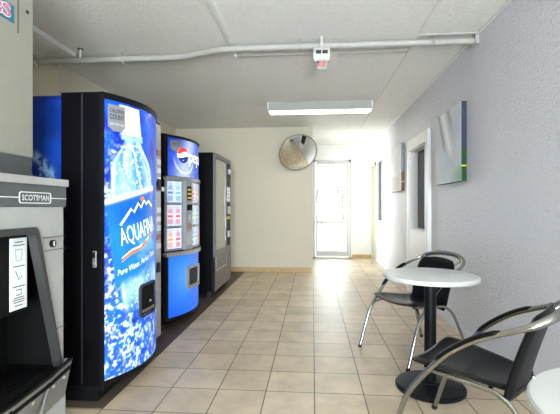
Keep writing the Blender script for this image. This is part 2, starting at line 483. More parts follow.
# ---- cream framed glazed door at the far end of the right wall (door_3)
d = sempty('door_3', (XR, (D3[0]+D3[1])/2, 0)); a = (D3[1]-D3[0])/2
bm = B()
box(bm, -.03, .12, -a, -a+.06, 0, D3[3]); box(bm, -.03, .12, a-.06, a, 0, D3[3]); box(bm, -.03, .12, -a, a, D3[3]-.06, D3[3])
obj('door_frame', bm, M['cream_frame'], d)
obj('door_leaf', bx(.03, .07, -a+.06, a-.06, .01, D3[3]-.06), M['cream_frame'], d)
bm = B(); tube(bm, [(.03, -a+.11, 1.12), (-.035, -a+.11, 1.12), (-.04, -a+.12, 1.12), (-.04, -a+.22, 1.12)], .011)
lathe(bm, [(0, 0), (.03, 0), (.03, .006), (0, .006)], 20, (0, 0, 0))
for v in bm.verts[-42:]:
    pass
obj('door_handle', bm, M['steel'], d)

# ceiling battens over the sheet joints
struct('trim_1', bx(-.722, -.678, YB, 3.36, H-.020, H, .003, 1), M['batten'])
struct('trim_2', bx(.864, .896, YB, 7.76, H-.014, H, .003, 1), M['batten'])
struct('trim_3', bx(.88, XR, 7.76, 7.80, H-.014, H, .003, 1), M['batten'])
struct('trim_4', bx(XR-.018, XR, YB, 7.76, H-.022, H, .004, 1), M['batten'])

# ------------------------------------------------------------------ ceiling services
# main conduit with an S bend
t = thing('conduit', 'thick painted pipe with a shallow bend, running across the ceiling wall to wall', 'pipe', (0, 3.4, H))
zc = -.052
pts = [(XR-.002, 0, zc), (.6, 0, zc), (-.2, 0, zc), (-.62, .0, zc), (-.80, .012, zc), (-.98, .07, zc), (-1.16, .135, zc), (-1.34, .155, zc), (-1.6, .155, zc), (-2.3, .155, zc), (XA+.002, .155, zc)]
obj('pipe_run', tube(B(), catmull(pts, 10), .027, 14), M['pipe'], t, True)
for x, y in ((-.11, 0), (1.0, 0), (-1.75, .155), (-2.6, .155)):
    bm = B()
    for i in range(10):
        pass
    arc = [(x, y+.031*math.cos(q), zc+.031*math.sin(q)) for q in [PI*k/10+PI for k in range(11)]]
    arc = [(x, y+.031, -.001)]+arc[::-1]+[(x, y-.031, -.001)]
    obj('pipe_clamp', tube(bm, arc, .004, 8, sx=3.), M['steel'], t, True)
obj('wall_flange', bx(XR-.03, XR, -.045, .045, zc-.035, zc+.04, .006), M['pipe'], t)

o = obj('thin_conduit', tube(B(), [(XR-.001, 3.335, H-.013), (.87, 3.335, H-.013)], .011, 10), M['pipe'], None, True)
tag(o, 'short thin pipe at the right wall, just nearer than the thick ceiling pipe', 'pipe')

t = thing('ceiling_raceway', 'slim straight strip on the ceiling just behind the thick bent pipe', 'raceway', (0, 3.66, H))
obj('cover', bx(-.70, .86, -.018, .018, -.026, 0, .004), M['dev'], t)
obj('end_cap', bx(-.728, -.70, -.02, .02, -.03, 0, .004), M['white_trim'], t)
t = thing('ceiling_raceway', 'wide white strip on the ceiling above the ice machine, running away to the bent pipe', 'raceway', (-2.22, 1.4, H))
obj('cover', bx(-.045, .045, -2.5, 2.10, -.045, 0, .006), M['white_trim'], t)
t = thing('pipe_hanger', 'short white rod hanging from ceiling beside the end of the wide white strip', 'pipe hanger', (-2.085, 3.42, H))
obj('rod', tube(B(), [(0, 0, -.002), (0, 0, -.075)], .010, 12), M['white_trim'], t, True)
obj('washer', tube(B(), [(0, 0, 0), (0, 0, -.006)], .024, 16), M['print_dark'], t, True)

# detector box hanging under the pipe
t = thing('motion_sensor', 'off white detector box with two dark slots hanging below the ceiling pipe', 'sensor', (.077, 3.36, H))
sx = .070
bm = B()
prof = [(-.055, -.115), (-.055, -.155), (-.04, -.205), (.04, -.205), (.05, -.16), (.05, -.105), (.035, -.094), (-.04, -.094)]
prism(bm, prof, -sx, sx, 'x')
bmesh.ops.bevel(bm, geom=list(bm.edges), offset=.008, segments=2, affect='EDGES')
obj('housing', bm, M['dev'], t, True)
obj('stem', bx(-.014, .014, -.045, -.020, -.10, 0, .004), M['dev'], t)
for s in (-1, 1):
    obj('sensor_slot', bx(s*.027-.022, s*.027+.022, -.058, -.053, -.154, -.124, .002), M['print_dark'], t)
lo = obj('lower_unit', bx(-.043, .043, -.05, .03, -.275, -.200, .006), M['dev'], t)
obj('warning_label', bx(-.038, .038, -.054, -.049, -.268, -.212, .002), M['dev_red'], lo)
obj('indicator', bx(-.040, -.024, -.058, -.053, -.232, -.216, .002), M['print_dark'], lo)

# fluorescent fitting
t = thing('ceiling_light', 'long surface fluorescent fitting, lit, on the ceiling near the round mirror', 'ceiling light', (.095, 5.50, H))
Lh = .70
bm = B()
prism(bm, [(-.13, 0), (-.13, -.104), (-.122, -.112), (-.10, -.112), (-.10, -.09), (.10, -.09), (.10, -.105), (.118, -.105), (.13, -.095), (.13, 0)], -Lh, Lh, 'x')
obj('housing', bm, M['pipe'], t)
obj('diffuser', bx(-Lh+.02, Lh-.02, -.090, .099, -.120, -.092, .010, 3), M['lamp'], t)
for s in (-1, 1): obj('end_cap', bx(s*Lh-.008, s*Lh+.008, -.132, .132, -.108, 0, .003), M['white_trim'], t)
# second fitting, added out of view to light the camera end of the room
t = thing('ceiling_light', 'fluorescent fitting added out of view on the ceiling at the shop window end', 'ceiling light', (.2, -1.2, H))
bm = B()
prism(bm, [(-.13, 0), (-.13, -.095), (-.118, -.105), (.118, -.105), (.13, -.095), (.13, 0)], -Lh, Lh, 'x')
obj('housing', bm, M['pipe'], t)
obj('diffuser', bx(-Lh+.02, Lh-.02, -.099, .099, -.125, -.102, .01, 3), M['lamp'], t)

# ------------------------------------------------------------------ convex mirror on the partition
t = thing('convex_mirror', 'large round convex mirror mounted high on cream wall at the hallway corner', 'mirror', (-.245, YP-.24, 2.10))
R = .33
dom = B(); prof = [(R*q/20, .058*(1-(q/20)**2)) for q in range(21)]
prof[0] = (0, .058); lathe(dom, prof, 56)
dome = obj('mirror_dome', dom, M['mirror'], t, True)
rim = obj('rim', lathe(B(), [(R-.004, -.006), (R+.010, -.006), (R+.012, .008), (R+.004, .014), (R-.006, .010), (R-.004, -.006)], 56), M['mirror_back'], t, True)
back = obj('back_plate', lathe(B(), [(0, -.03), (.12, -.03), (R, -.004), (R, .002), (0, .002)], 56), M['mirror_back'], t, True)
for o in (dome, rim, back):
    o.rotation_euler = (math.radians(123), 0, math.radians(20))
bm = B(); tube(bm, [(0, .03, 0), (0, .12, .04), (0, .236, .06)], .014); tube(bm, [(0, .23, .06), (0, .239, .06)], .05, 20)
obj('wall_bracket', bm, M['steel'], t, True)
# ------------------------------------------------------------------ pictures (stretched canvases)
def value_noise(x, y, seed):
    rs = np.random.RandomState(seed); G = rs.rand(64, 64)
    xi = np.floor(x).astype(int); yi = np.floor(y).astype(int); fx = x-xi; fy = y-yi
    fx = fx*fx*(3-2*fx); fy = fy*fy*(3-2*fy)
    g = lambda a, b: G[a % 64, b % 64]
    return (g(xi, yi)*(1-fx)+g(xi+1, yi)*fx)*(1-fy)+(g(xi, yi+1)*(1-fx)+g(xi+1, yi+1)*fx)*fy
def fbm(x, y, seed, oct=4):
    s = 0; a = .5; t = 0
    for o in range(oct):
        s = s+a*value_noise(x*2**o, y*2**o, seed+o); t += a; a *= .5
    return s/t
def L3(r, g, b): return np.array(lin((r/255, g/255, b/255)))
def mix(a, b, f): return a*(1-f[..., None])+b*f[..., None]
def sstep(a, b, x):
    t = np.clip((x-a)/(b-a), 0, 1); return t*t*(3-2*t)

def canvas(label, y0, y1, z0, z1, kind):
    t = thing('canvas_picture', label, 'picture', (XR, (y0+y1)/2, z0)); hw = (y1-y0)/2; hh = z1-z0; th = .048
    nu, nz = 60, 60
    fn = lambda u, z, o: (-th-o, hw-u, z)
    U, Z = np.meshgrid(np.linspace(0, 1, nu+1), np.linspace(0, 1, nz+1))
    if kind == 0:
        n = fbm(U*3+2, Z*3, 5); c = mix(L3(196, 204, 214), L3(232, 238, 240), n)
        st = np.exp(-((U-.30-(1-Z)*.55)/.07)**2)*sstep(.25, .5, Z)
        c = mix(c, L3(250, 250, 246), np.clip(st*1.2, 0, 1))
        st2 = np.exp(-((U-.14-(1-Z)*.5)/.05)**2)*sstep(.35, .6, Z); c = mix(c, L3(136, 132, 134), st2*.8)
        st3 = np.exp(-((U-.52-(1-Z)*.5)/.06)**2)*sstep(.5, .9, Z); c = mix(c, L3(160, 150, 146), st3*.75)
        lo = sstep(.28, .1, Z)*sstep(.55, 1., U); c = mix(c, L3(120, 190, 130), lo*.7)
    else:
        n = fbm(U*4, Z*4, 9); c = mix(L3(226, 226, 228), L3(246, 246, 244), n)
        lo = sstep(.4, .3, Z); c = mix(c, L3(214, 200, 186), lo*.5)
    bm = surf_panel(fn, 0, 2*hw, .002, hh-.002, nu, nz, .002)
    o = obj('printed_face', bm, vmat('canvas_print_%d' % kind, .6), t); paint(o, c.reshape(-1, 3))
    m1, m2 = (M['slate'], M['green']) if kind == 0 else (M['greyblue'], M['brown'])
    k = .40 if kind == 0 else .40
    obj('stretcher_edge', bx(-th, -.001, -hw, hw, hh*k, hh, .002, 1), m1, t)
    obj('stretcher_edge', bx(-th, -.001, -hw, hw, 0, hh*k, .002, 1), m2, t)['label'] = 'coloured lower edge'
    obj('edge_stripe', bx(-th-.0005, -.001, -hw-.0006, -hw+.004, hh*k*.46, hh*k*.5), M['yellow'] if kind == 0 else M['print_white'], t)
canvas('canvas picture with dark blue and green edge, above the round table', 3.62, 4.34, 1.395, 2.10, 0)
canvas('pale canvas picture with brown lower edge between the door and far window', 6.0, 6.74, 1.405, 2.115, 1)

# ------------------------------------------------------------------ water vending machine
def bow(x_end, y0, y1, sag, p=2.0):
    yc = (y0+y1)/2; hw = (y1-y0)/2
    def fn(u, z, o):           # u metres from the near edge
        s = (u-hw)/hw
        return (x_end+sag*(1-abs(s)**p)+o, y0+u, z)
    return fn

A0, A1, AC = 2.262, 3.03, 3.165
t = thing('vending_machine', 'nearest vending machine, tall lit blue front showing a big water bottle', 'vending machine', (-1.6, A0, 0))
ox, oy = -1.6, A0
fx_ = bow(-1.246, A0, A1, .122)
fn = lambda u, z, o: (fx_(u, z, o)[0]-ox, fx_(u, z, o)[1]-oy, z)
fnw = A1-A0
# cabinet (blue decorated side) and black door
cab = obj('cabinet', bx(-2.08-ox, -1.50-ox, .012, AC-oy-.01, .06, 1.838, .006), M['blue_side'], t)
# splash artwork on the blue side
nu, nz = 80, 160
fs = lambda u, z, o: (-2.06-ox+u, .012-o, z)
U, Z = np.meshgrid(np.linspace(0, .56, nu+1), np.linspace(.3, 1.81, nz+1))
n = fbm(U*8, Z*8, 3); c = mix(L3(8, 34, 112), L3(20, 70, 170), n)
arcd = np.abs(np.hypot(U-.25, Z-1.25)-.262); f = np.exp(-(arcd/.022)**2)*sstep(.35, .6, fbm(U*44, Z*44, 21, 3))*1.3+(np.hypot(U-.25, Z-1.25) < .25)*sstep(.52, .62, fbm(U*50, Z*50, 23, 3))*.7
c = mix(c, L3(150, 190, 230), np.clip(f, 0, .85))
f = (value_noise(U*60, Z*60, 8) > .965)*1.0*sstep(1.6, 1.2, Z); c = mix(c, L3(110, 150, 215), f*.8)
o = obj('side_decal', surf_panel(fs, 0, .56, .3, 1.81, nu, nz, .0015), vmat('side_print', .35), cab); paint(o, c.reshape(-1, 3))
dr = B()
# door outline in plan, extruded upwards: follows the bow then the flat control column
plan = [(-1.50, A0)]+[(fx_(u, 0, -.012)[0], A0+u) for u in np.linspace(0, fnw, 25)]+[(-1.25, A1+.003), (-1.25, AC), (-1.50, AC)]
prism(dr, [(x-ox, y-oy) for x, y in plan], .10, 1.85, 'z')
door = obj('door', dr, M['black'], t)
obj('door_seam', bx(-1.372-ox, -1.364-ox, -.004, 0, .11, 1.84), M['print_dark'], door)
# black trim round the lit panel
bm = B()
for z0, z1 in ((.10, .128), (1.812, 1.85)):
    k = surf_panel(fn, 0, fnw, z0, z1, 24, 1, .022, -.011)
    me = bpy.data.meshes.new('k'); k.to_mesh(me); bm.from_mesh(me); k.free(); bpy.data.meshes.remove(me)
box(bm, fn(0, 0, 0)[0]-.012, fn(0, 0, 0)[0]+.012, -.004, .008, .10, 1.85)
box(bm, -1.252-ox, -1.238-ox, fnw-.004, fnw+.008, .10, 1.85)
obj('panel_trim', bm, M['black2'], t)
# lit artwork
nu, nz = 150, 420
Z0, Z1 = .128, 1.812
U, Z = np.meshgrid(np.linspace(0, 1, nu+1), np.linspace(0, 1, nz+1))
a = U*.80; b = Z*1.70
n1 = fbm(a*9, b*9, 11); n2 = fbm(a*26, b*26, 31, 3); n3 = fbm(a*60, b*60, 51, 2)
c = mix(L3(4, 40, 158), L3(14, 84, 206), sstep(.3, .7, n1))
c = mix(c, L3(12, 96, 222), sstep(.55, .75, U)*.6)
n4 = fbm(a*62+3, b*54, 91, 3)
# bubbles to the left of the bottle and splash below
cl = sstep(.40, .62, fbm(a*14+9, b*10, 17, 3))
spk = sstep(.50, .60, n4*.6+n3*.4)
reg = np.clip(sstep(.36, .02, U)*sstep(.93, .78, Z), 0, 1)
c = mix(c, L3(70, 100, 220), cl*reg*.6)
c = mix(c, L3(222, 234, 255), spk*reg*(.2+.7*cl))
c = mix(c, L3(10, 54, 176), sstep(.46, .34, n4)*reg*.6)
low = sstep(.40, .26, Z+(n1-.5)*.14)
sp = sstep(.50, .62, n1*.15+n2*.35+n4*.3+n3*.2)*low; c = mix(c, L3(44, 130, 232), sstep(.42, .52, n2)*low*.6); c = mix(c, L3(206, 226, 255), sp*.85)
c = mix(c, L3(16, 88, 214), sstep(.46, .36, n4)*low*.6)
# bottle (axis leans slightly)
ax = .237+(.95-Z)*.28
dx = (U-ax)
sh = .085+.15*sstep(.875, .76, Z)+.05*sstep(.76, .64, Z)
hw = np.where(Z > .89, .10, np.where(Z > .865, .118, sh))
rel = dx/np.maximum(hw, .05)
ins = sstep(hw+.012, hw-.008, np.abs(dx))*sstep(.20, .30, Z+(n1-.5)*.1)*(Z < .992)
body = mix(L3(64, 138, 226), L3(150, 198, 244), np.clip(.5+.5*np.cos(rel*5.0+n1*3+.6), 0, 1))
body = mix(body, L3(214, 234, 255), np.exp(-((np.abs(rel)-.90)/.05)**2)*.8)
rip = sstep(.72, .97, np.cos(rel*11+Z*22+n1*2)); body = mix(body, L3(232, 242, 255), rip*.6*(Z > .66)*(Z < .86))
rip2 = sstep(.72, .97, np.sin(rel*9.5+Z*34)); body = mix(body, L3(34, 96, 204), rip2*.55*(Z > .66)*(Z < .86))
drops = sstep(.60, .68, n4)*(Z < .88)*.8; body = mix(body, L3(236, 245, 255), drops*.7)
cap = (Z > .885); body = mix(body, mix(L3(214, 226, 246), L3(250, 252, 255), np.clip(.5+.5*np.cos(dx*14-.4), 0, 1)), cap*1.0)
ring = np.exp(-((Z-.872)/.008)**2); body = mix(body, L3(150, 186, 236), ring)
c = c*(1-ins[..., None])+body*ins[..., None]
# label
top = .625+.15*U-.07*U*U; lab = sstep(top+.004, top-.004, Z)*sstep(.335, .38, Z-.10*(U-.4)+(n1-.5)*.05)*sstep(hw+.05, hw+.02, np.abs(dx))
lc = mix(L3(4, 66, 164), L3(34, 130, 220), np.clip(n1*.6+sstep(.65, .4, Z)*.4, 0, 1))
streak = sstep(.5, .8, fbm(a*3+b*7, b*2-a*5, 77)); lc = mix(lc, L3(110, 186, 240), streak*.6*sstep(.60, .46, Z))
c = c*(1-lab[..., None])+lc*lab[..., None]
bandw = np.exp(-((Z-top-.006)/.009)**2)*sstep(hw+.05, hw+.02, np.abs(dx)); c = mix(c, L3(244, 248, 255), np.clip(bandw*1.1, 0, 1))
# streak of reflection on the glossy plastic lens is left to the renderer
front = obj('lit_front_panel', surf_panel(fn, 0.006, fnw-.004, Z0, Z1, nu, nz, .004, .0), vmat('water_front_print', .3, .28, .1), t, False)
paint(front, c.reshape(-1, 3))
sc = fnw/.80
uu = lambda q: .006+q*(fnw-.01)
zz = lambda q: Z0+q*(Z1-Z0)
# mountains, sun, wordmark, swoosh and slogan
bm = B(); mt = [(.13, .565), (.18, .59), (.235, .618), (.265, .602), (.32, .634), (.355, .614), (.405, .640), (.44, .622), (.48, .632), (.56, .606)]
stroke(bm, fn, [(uu(x), zz(z)) for x, z in [(x, z+.07*(x-.36)) for x, z in mt]], .016, .0055)
obj('mountain_mark', bm, M['lit_white'], front)
bm = shape(B(), fn, [(uu(.375)+.024*math.cos(q), zz(.648)+.016*math.sin(q)) for q in np.linspace(0, 2*PI, 20)[:-1]], .0055)
obj('sun_mark', bm, M['lit_orange'], front)
lettering('wordmark', 'AQUAFINA', M['lit_white'], front, fn, uu(.365), zz(.522), .37, .130, .006, .22, bold=.004)
bm = stroke(B(), fn, [(uu(x), zz(z)) for x, z in ((.14, .412), (.22, .438), (.31, .448), (.40, .466), (.50, .494), (.60, .512))], [.006, .018, .014, .022, .018, .008], .0055)
obj('swoosh', bm, M['lit_orange'], front)
bm = stroke(B(), fn, [(uu(x), zz(z)) for x, z in ((.14, .426), (.24, .453), (.35, .463), (.47, .490), (.60, .525))], [.004, .01, .012, .012, .004], .0055)
obj('swoosh', bm, M['lit_white'], front)
lettering('slogan', 'Pure Water, Perfect Taste', M['lit_white'], front, fn, uu(.36), zz(.400), .40, .042, .006, .24, .3)
# grey calorie badge
bp = [(uu(.03), zz(.985)), (uu(.17), zz(.985)), (uu(.17), zz(.905)), (uu(.13), zz(.890)), (uu(.07), zz(.890)), (uu(.03), zz(.905))]
bd = obj('badge', slab(B(), fn, [(u, z) for u, z in bp], .003, .0065), M['badge'], t)
lettering('badge_text', 'CALORIES', M['print_dark'], bd, fn, uu(.10), zz(.964), .092, .024, .0075, bold=.01)
lettering('badge_text', 'COUNT', M['print_dark'], bd, fn, uu(.10), zz(.942), .092, .030, .0075, bold=.01)
lettering('badge_text', 'CHECK THEN CHOOSE', M['print_white'], bd, fn, uu(.10), zz(.916), .088, .013, .0075)
# delivery opening
u0, u1, z0, z1 = uu(.325), uu(.635), zz(.180), zz(.312)
op = obj('delivery_port', band(B(), fn, rrect(u0, u1, z0, z1, .035), rrect(u0+.014, u1-.014, z0+.014, z1-.014, .024), .002, .018), M['port_dark'], t)
obj('port_flap', surf_panel(fn, u0+.018, u1-.018, z0+.018, z1-.018, 10, 2, .004, .005), M['bay'], op)
obj('port_lip', surf_panel(fn, u0+.03, u1-.04, z0+.035, z0+.052, 8, 1, .010, .008), M['steel_door'], op)
obj('port_catch', slab(B(), fn, rrect(u0+.13, u0+.145, z0+.085, z0+.10, .005), .009, .015), M['steel'], op)
# control column on the far side of the front
cc = obj('control_column', bx(-1.256-ox, -1.236-ox, fnw+.012, AC-oy-.004, .12, 1.83, .006), M['silver'], t)
for k in range(10):
    zt = 1.60-k*.072-(.10 if k > 4 else 0)
    obj('select_button', bx(-1.238-ox, -1.226-ox, fnw+.03, AC-oy-.03, zt-.022, zt+.022, .004), M['print_white'] if k % 4 else M['dev_red'], cc)
obj('bill_slot', bx(-1.238-ox, -1.222-ox, fnw+.03, AC-oy-.03, 1.30, 1.39, .006), M['black2'], cc)
obj('coin_return', bx(-1.238-ox, -1.224-ox, fnw+.04, AC-oy-.04, .64, .72, .006), M['black2'], cc)
# lock on the near side of the door
lk = obj('lock_plate', bx(-1.300-ox, -1.275-ox, -.010, 0, .805, .905, .004), M['steel_door'], t)
obj('lock_handle', bx(-1.297-ox, -1.279-ox, -.016, -.008, .862, .897, .003), M['black2'], lk)
obj('lock_cylinder', tube(B(), [(-1.288-ox, -.008, .832), (-1.288-ox, -.015, .832)], .007, 12), M['silver'], lk)
# toe kick and feet
obj('toe_kick', bx(-2.05-ox, -1.275-ox, .004, AC-oy-.02, .010, .10), M['black2'], t)
obj('hinge_foot', bx(-1.33-ox, -1.235-ox, -.002, .05, .07, .10, .004), M['black2'], t)
for x in (-2.0, -1.34):
    for y in (.06, AC-oy-.06):
        obj('foot', tube(B(), [(x-ox, y, 0), (x-ox, y, .025)], .028, 14), M['rubber'], t)

# ------------------------------------------------------------------ cola vending machine
P0, P1 = 3.60, 4.54
ox, oy = -1.7, P0
t = thing('vending_machine', 'middle vending machine with blue lit sign on top, product pictures and blue lower panel', 'vending machine', (ox, oy, 0))
fx2 = bow(-1.374, P0, P1, .155)
fp = lambda u, z, o: (fx2(u, z, o)[0]-ox, fx2(u, z, o)[1]-oy, z)
pw = P1-P0
obj('cabinet', bx(-2.30-ox, -1.50-ox, .006, pw-.006, .05, 1.845, .006), M['black'], t)
plan = [(-1.50, P0)]+[(fx2(u, 0, -.02)[0], P0+u) for u in np.linspace(0, pw, 25)]+[(-1.50, P1)]
door = obj('door', prism(B(), [(x-ox, y-oy) for x, y in plan], .06, 1.855, 'z'), M['black'], t)
# top sign
nu, nz = 120, 60
U, Z = np.meshgrid(np.linspace(0, 1, nu+1), np.linspace(0, 1, nz+1))
n = fbm(U*5, Z*3, 41); c = mix(L3(8, 44, 170), L3(24, 84, 214), n)
g = np.exp(-((U-.28-(Z-.5)*.12)/.13)**2); c = mix(c, L3(190, 206, 236), g*.75)
g = np.exp(-((U-.10)/.16)**2)*sstep(.5, 1., Z); c = mix(c, L3(24, 44, 120), g*.6)
ar = np.abs(np.hypot((U-.25)*pw, (Z-.52)*.37)-.155); c = mix(c, L3(226, 236, 250), np.exp(-(ar/.008)**2)*sstep(.55, .2, Z)*.8)
sp = sstep(.6, .75, fbm(U*60, Z*22, 63, 2))*np.exp(-((U-.28)/.12)**2)*sstep(.5, .1, Z); c = mix(c, L3(240, 246, 255), sp*.8)
sg = obj('lit_sign', surf_panel(fp, .02, pw-.02, 1.46, 1.825, nu, nz, .006, -.006), vmat('sign_print', .25, .26, .2), t); paint(sg, c.reshape(-1, 3))
obj('sign_trim', ring_frame(B(), fp, .0, pw, 1.44, 1.85, .02, .022, -.012), M['black2'], t)
obj('sign_lip', surf_panel(fp, .0, pw, 1.425, 1.455, 24, 1, .034, -.015), M['silver'], t)
# globe emblem: red top, white wave, blue bottom
gc, gz, gr = .205, 1.672, .078
def disc(q0, q1, n=24): return [(gc+gr*math.cos(q), gz+gr*math.sin(q)) for q in np.linspace(q0, q1, n)]
obj('emblem_disc', shape(B(), fp, disc(0, 2*PI, 41)[:-1], .003), M['lit_white'], sg)
up = disc(math.radians(18), math.radians(170))+[(gc-.05, gz+.004), (gc, gz+.032), (gc+.05, gz+.040)]
obj('emblem_red', shape(B(), fp, up, .0045), M['lit_red'], sg)
dn = disc(math.radians(200), math.radians(352))+[(gc+.055, gz-.004), (gc, gz-.022), (gc-.05, gz-.030)]
obj('emblem_blue', shape(B(), fp, dn, .0045), M['lit_deep'], sg)
lettering('wordmark', 'pepsi', M['lit_white'], sg, fp, .485, 1.655, .37, .16, .003, bold=.012)
bd = obj('badge', slab(B(), fp, [(.055, 1.80), (.175, 1.80), (.175, 1.725), (.14, 1.70), (.09, 1.70), (.055, 1.725)], -.002, .003), M['badge'], sg)
lettering('badge_text', 'CALORIES', M['print_dark'], bd, fp, .115, 1.783, .10, .020, .004)
lettering('badge_text', 'COUNT', M['print_dark'], bd, fp, .115, 1.760, .10, .022, .004)
# display: dark recess, framed picture cells either side of a silver column
ds = obj('display_panel', surf_panel(fp, .03, pw-.03, .735, 1.425, 24, 1, .012, -.03), M['bay'], t)
def cell(u0, u1, z0, z1, seed):
    nu, nz = 18, 26
    U, Z = np.meshgrid(np.linspace(0, 1, nu+1), np.linspace(0, 1, nz+1))
    rs = random.Random(seed)
    hue = rs.choice([L3(60, 110, 210), L3(210, 70, 80), L3(150, 200, 80), L3(230, 150, 60), L3(80, 170, 220), L3(60, 120, 200)])
    n = fbm(U*4+seed, Z*4, seed+90, 3)
    c = mix(L3(170, 186, 220), L3(214, 222, 240), n)
    bt = sstep(.30, .22, np.abs(U-.5)-.06*sstep(.7, .4, Z))*sstep(.96, .90, Z)*sstep(.04, .10, Z)*(1-.55*(Z > .78))
    c = mix(c, c*.35+hue*.65, bt*.9)
    lb = bt*sstep(.30, .34, Z)*sstep(.62, .58, Z); c = mix(c, L3(244, 246, 250), lb*.5)
    lb = bt*sstep(.40, .43, Z)*sstep(.52, .49, Z); c = mix(c, hue, lb)
    o = obj('product_picture', surf_panel(fp, u0, u1, z0, z1, nu, nz, .006, -.014), M['cellmat'], ds)
    paint(o, c.reshape(-1, 3)); return o
M['cellmat'] = vmat('lit_product_print', .2, .24, .2)
zr = [(.765, .962), (.985, 1.185), (1.208, 1.412)]
k = 0
for (u0, u1) in ((.024, .107), (.111, .196), (.336, .468), (.474, .638)):
    for z0, z1 in zr:
        cell(u0, u1, z0, z1, k); k += 1
for (u0, u1) in ((.012, .206), (.326, .645)):
    fr = obj('display_frame', ring_frame(B(), fp, u0, u1, .748, 1.428, .011, .018, -.016), M['silver'], t)
    for z in (.970, 1.190): obj('display_bar', surf_panel(fp, u0, u1, z, z+.013, 10, 1, .020, -.016), M['silver'], fr)
cc = obj('control_column', surf_panel(fp, .212, .316, .745, 1.425, 10, 1, .045, -.016), M['silver'], t)
obj('instruction_label', slab(B(), fp, rrect(.225, .295, 1.23, 1.37, .01), .026, .032), M['black2'], cc)
for z in (1.335, 1.295, 1.255): obj('label_line', slab(B(), fp, rrect(.232, .288, z-.010, z+.010, .004), .031, .034), M['yellow'], cc)
obj('bill_slot', slab(B(), fp, rrect(.225, .295, 1.13, 1.19, .008), .026, .04), M['black2'], cc)
obj('coin_slot', slab(B(), fp, rrect(.25, .27, 1.03, 1.09, .006), .026, .036), M['steel'], cc)
obj('price_display', slab(B(), fp, rrect(.225, .295, .95, 1.0, .006), .026, .034), M['dev_red'], cc)
kp = obj('keypad', slab(B(), fp, rrect(.222, .298, .79, .92, .006), .026, .032), M['steel'], cc)
# far control strip (mostly hidden by the bow)
obj('select_strip', surf_panel(fp, .67, .90, .75, 1.415, 8, 1, .03, -.02), M['silver'], t)
# lower lit panel
nu, nz = 60, 60
U, Z = np.meshgrid(np.linspace(0, 1, nu+1), np.linspace(0, 1, nz+1))
n = fbm(U*2.2, Z*2.2, 71); c = mix(L3(10, 70, 200), L3(30, 118, 240), n); 
c = mix(c, L3(110, 186, 255), np.exp(-((U-.25)/.22)**2-((Z-.62)/.3)**2)*.35)
lp = obj('lit_lower_panel', surf_panel(fp, .02, pw-.02, .115, .69, nu, nz, .006, -.006), vmat('blue_panel_print', .3, .26, .2), t); paint(lp, c.reshape(-1, 3))
obj('panel_trim', ring_frame(B(), fp, 0, pw, .09, .715, .024, .026, -.014), M['black2'], t)
obj('panel_lip', surf_panel(fp, 0, pw, .695, .735, 24, 1, .04, -.015), M['silver'], t)
u0, u1, z0, z1 = .25, .55, .345, .57
op = obj('delivery_port', band(B(), fp, rrect(u0, u1, z0, z1, .025), rrect(u0+.025, u1-.025, z0+.035, z1-.022, .015), -.004, .022), M['silver'], t)
obj('port_flap', surf_panel(fp, u0+.023, u1-.023, z0+.033, z1-.020, 10, 2, .004, .002), M['port_dark'], op)
for x in (-2.24, -1.42):
    for y in (.05, pw-.05): obj('foot', tube(B(), [(x-ox, y, 0), (x-ox, y, .065)], .022, 14), M['rubber'], t)
# hinge lever seen between the machines
hb = obj('hinge_arm', bx(-1.42-ox, -1.372-ox, -.05, 0, 1.31, 1.35, .006), M['steel'], t)

# ------------------------------------------------------------------ snack machine
N0, N1 = 4.985, 5.93; ox, oy = -1.7, N0; nw = N1-N0; xf = -1.238
t = thing('vending_machine', 'farthest vending machine, black sided with tall glass front and grey base', 'vending machine', (ox, oy, 0))
ff = lambda u, z, o: (xf-ox+o, u, z)
obj('cabinet', bx(-2.10-ox, xf-.035-ox, 0, nw, .08, 1.865, .006), M['black'], t)
fr = B()
for (a, b_, c_, d_) in ((0, .03, .085, 1.86), (nw-.02, nw, .085, 1.86), (.03, nw-.02, 1.80, 1.86), (.03, nw-.02, .52, .60), (.62, .66, .60, 1.80)):
    box(fr, xf-.03-ox, xf+.006-ox, a, b_, c_, d_, .003, 1)
obj('door_frame', fr, M['steel_door'], t)
gl = obj('display_window', bx(xf-.034-ox, xf-.012-ox, .03, .62, .60, 1.80), M['reflection_glass'], t)
cp = obj('control_panel', bx(xf-.034-ox, xf-.004-ox, .66, nw-.02, .60, 1.80), M['black2'], t)
obj('price_display', bx(xf-.006-ox, xf+.002-ox, .69, .89, 1.54, 1.62), M['print_dark'], cp)
kp = obj('keypad', bx(xf-.006-ox, xf+.010-ox, .70, .88, 1.24, 1.46, .004), M['steel'], cp)
for r_ in range(4):
    for q in range(3): obj('key', bx(xf+.008-ox, xf+.014-ox, .715+q*.055, .755+q*.055, 1.26+r_*.05, 1.295+r_*.05, .003), M['print_white'], kp)
obj('bill_acceptor', bx(xf-.006-ox, xf+.035-ox, .72, .86, 1.06, 1.18, .01), M['silver'], cp)
obj('bill_label', bx(xf-.006-ox, xf+.006-ox, .71, .87, .985, 1.03, .003), M['yellow'], cp)
obj('coin_cup', bx(xf-.006-ox, xf+.02-ox, .73, .85, .72, .82, .01), M['steel'], cp)
obj('card_reader', bx(xf-.006-ox, xf+.04-ox, .76, .86, 1.64, 1.72, .008), M['silver'], cp)
bn = obj('vend_bin', bx(xf-.03-ox, xf+.004-ox, .02, .66, .33, .56, .004), M['silver'], t)
obj('bin_flap', bx(xf+.002-ox, xf+.010-ox, .06, .62, .36, .53, .006), M['steel_door'], bn)
obj('lower_panel', bx(xf-.032-ox, xf-.002-ox, .0, nw, .085, .525, .003), M['steel_door'], t)
for x in (-2.03, xf-.09):
    for y in (.06, nw-.06): obj('foot', bx(x-.03-ox, x+.03-ox, y-.03, y+.03, 0, .085, .004), M['rubber'], t)

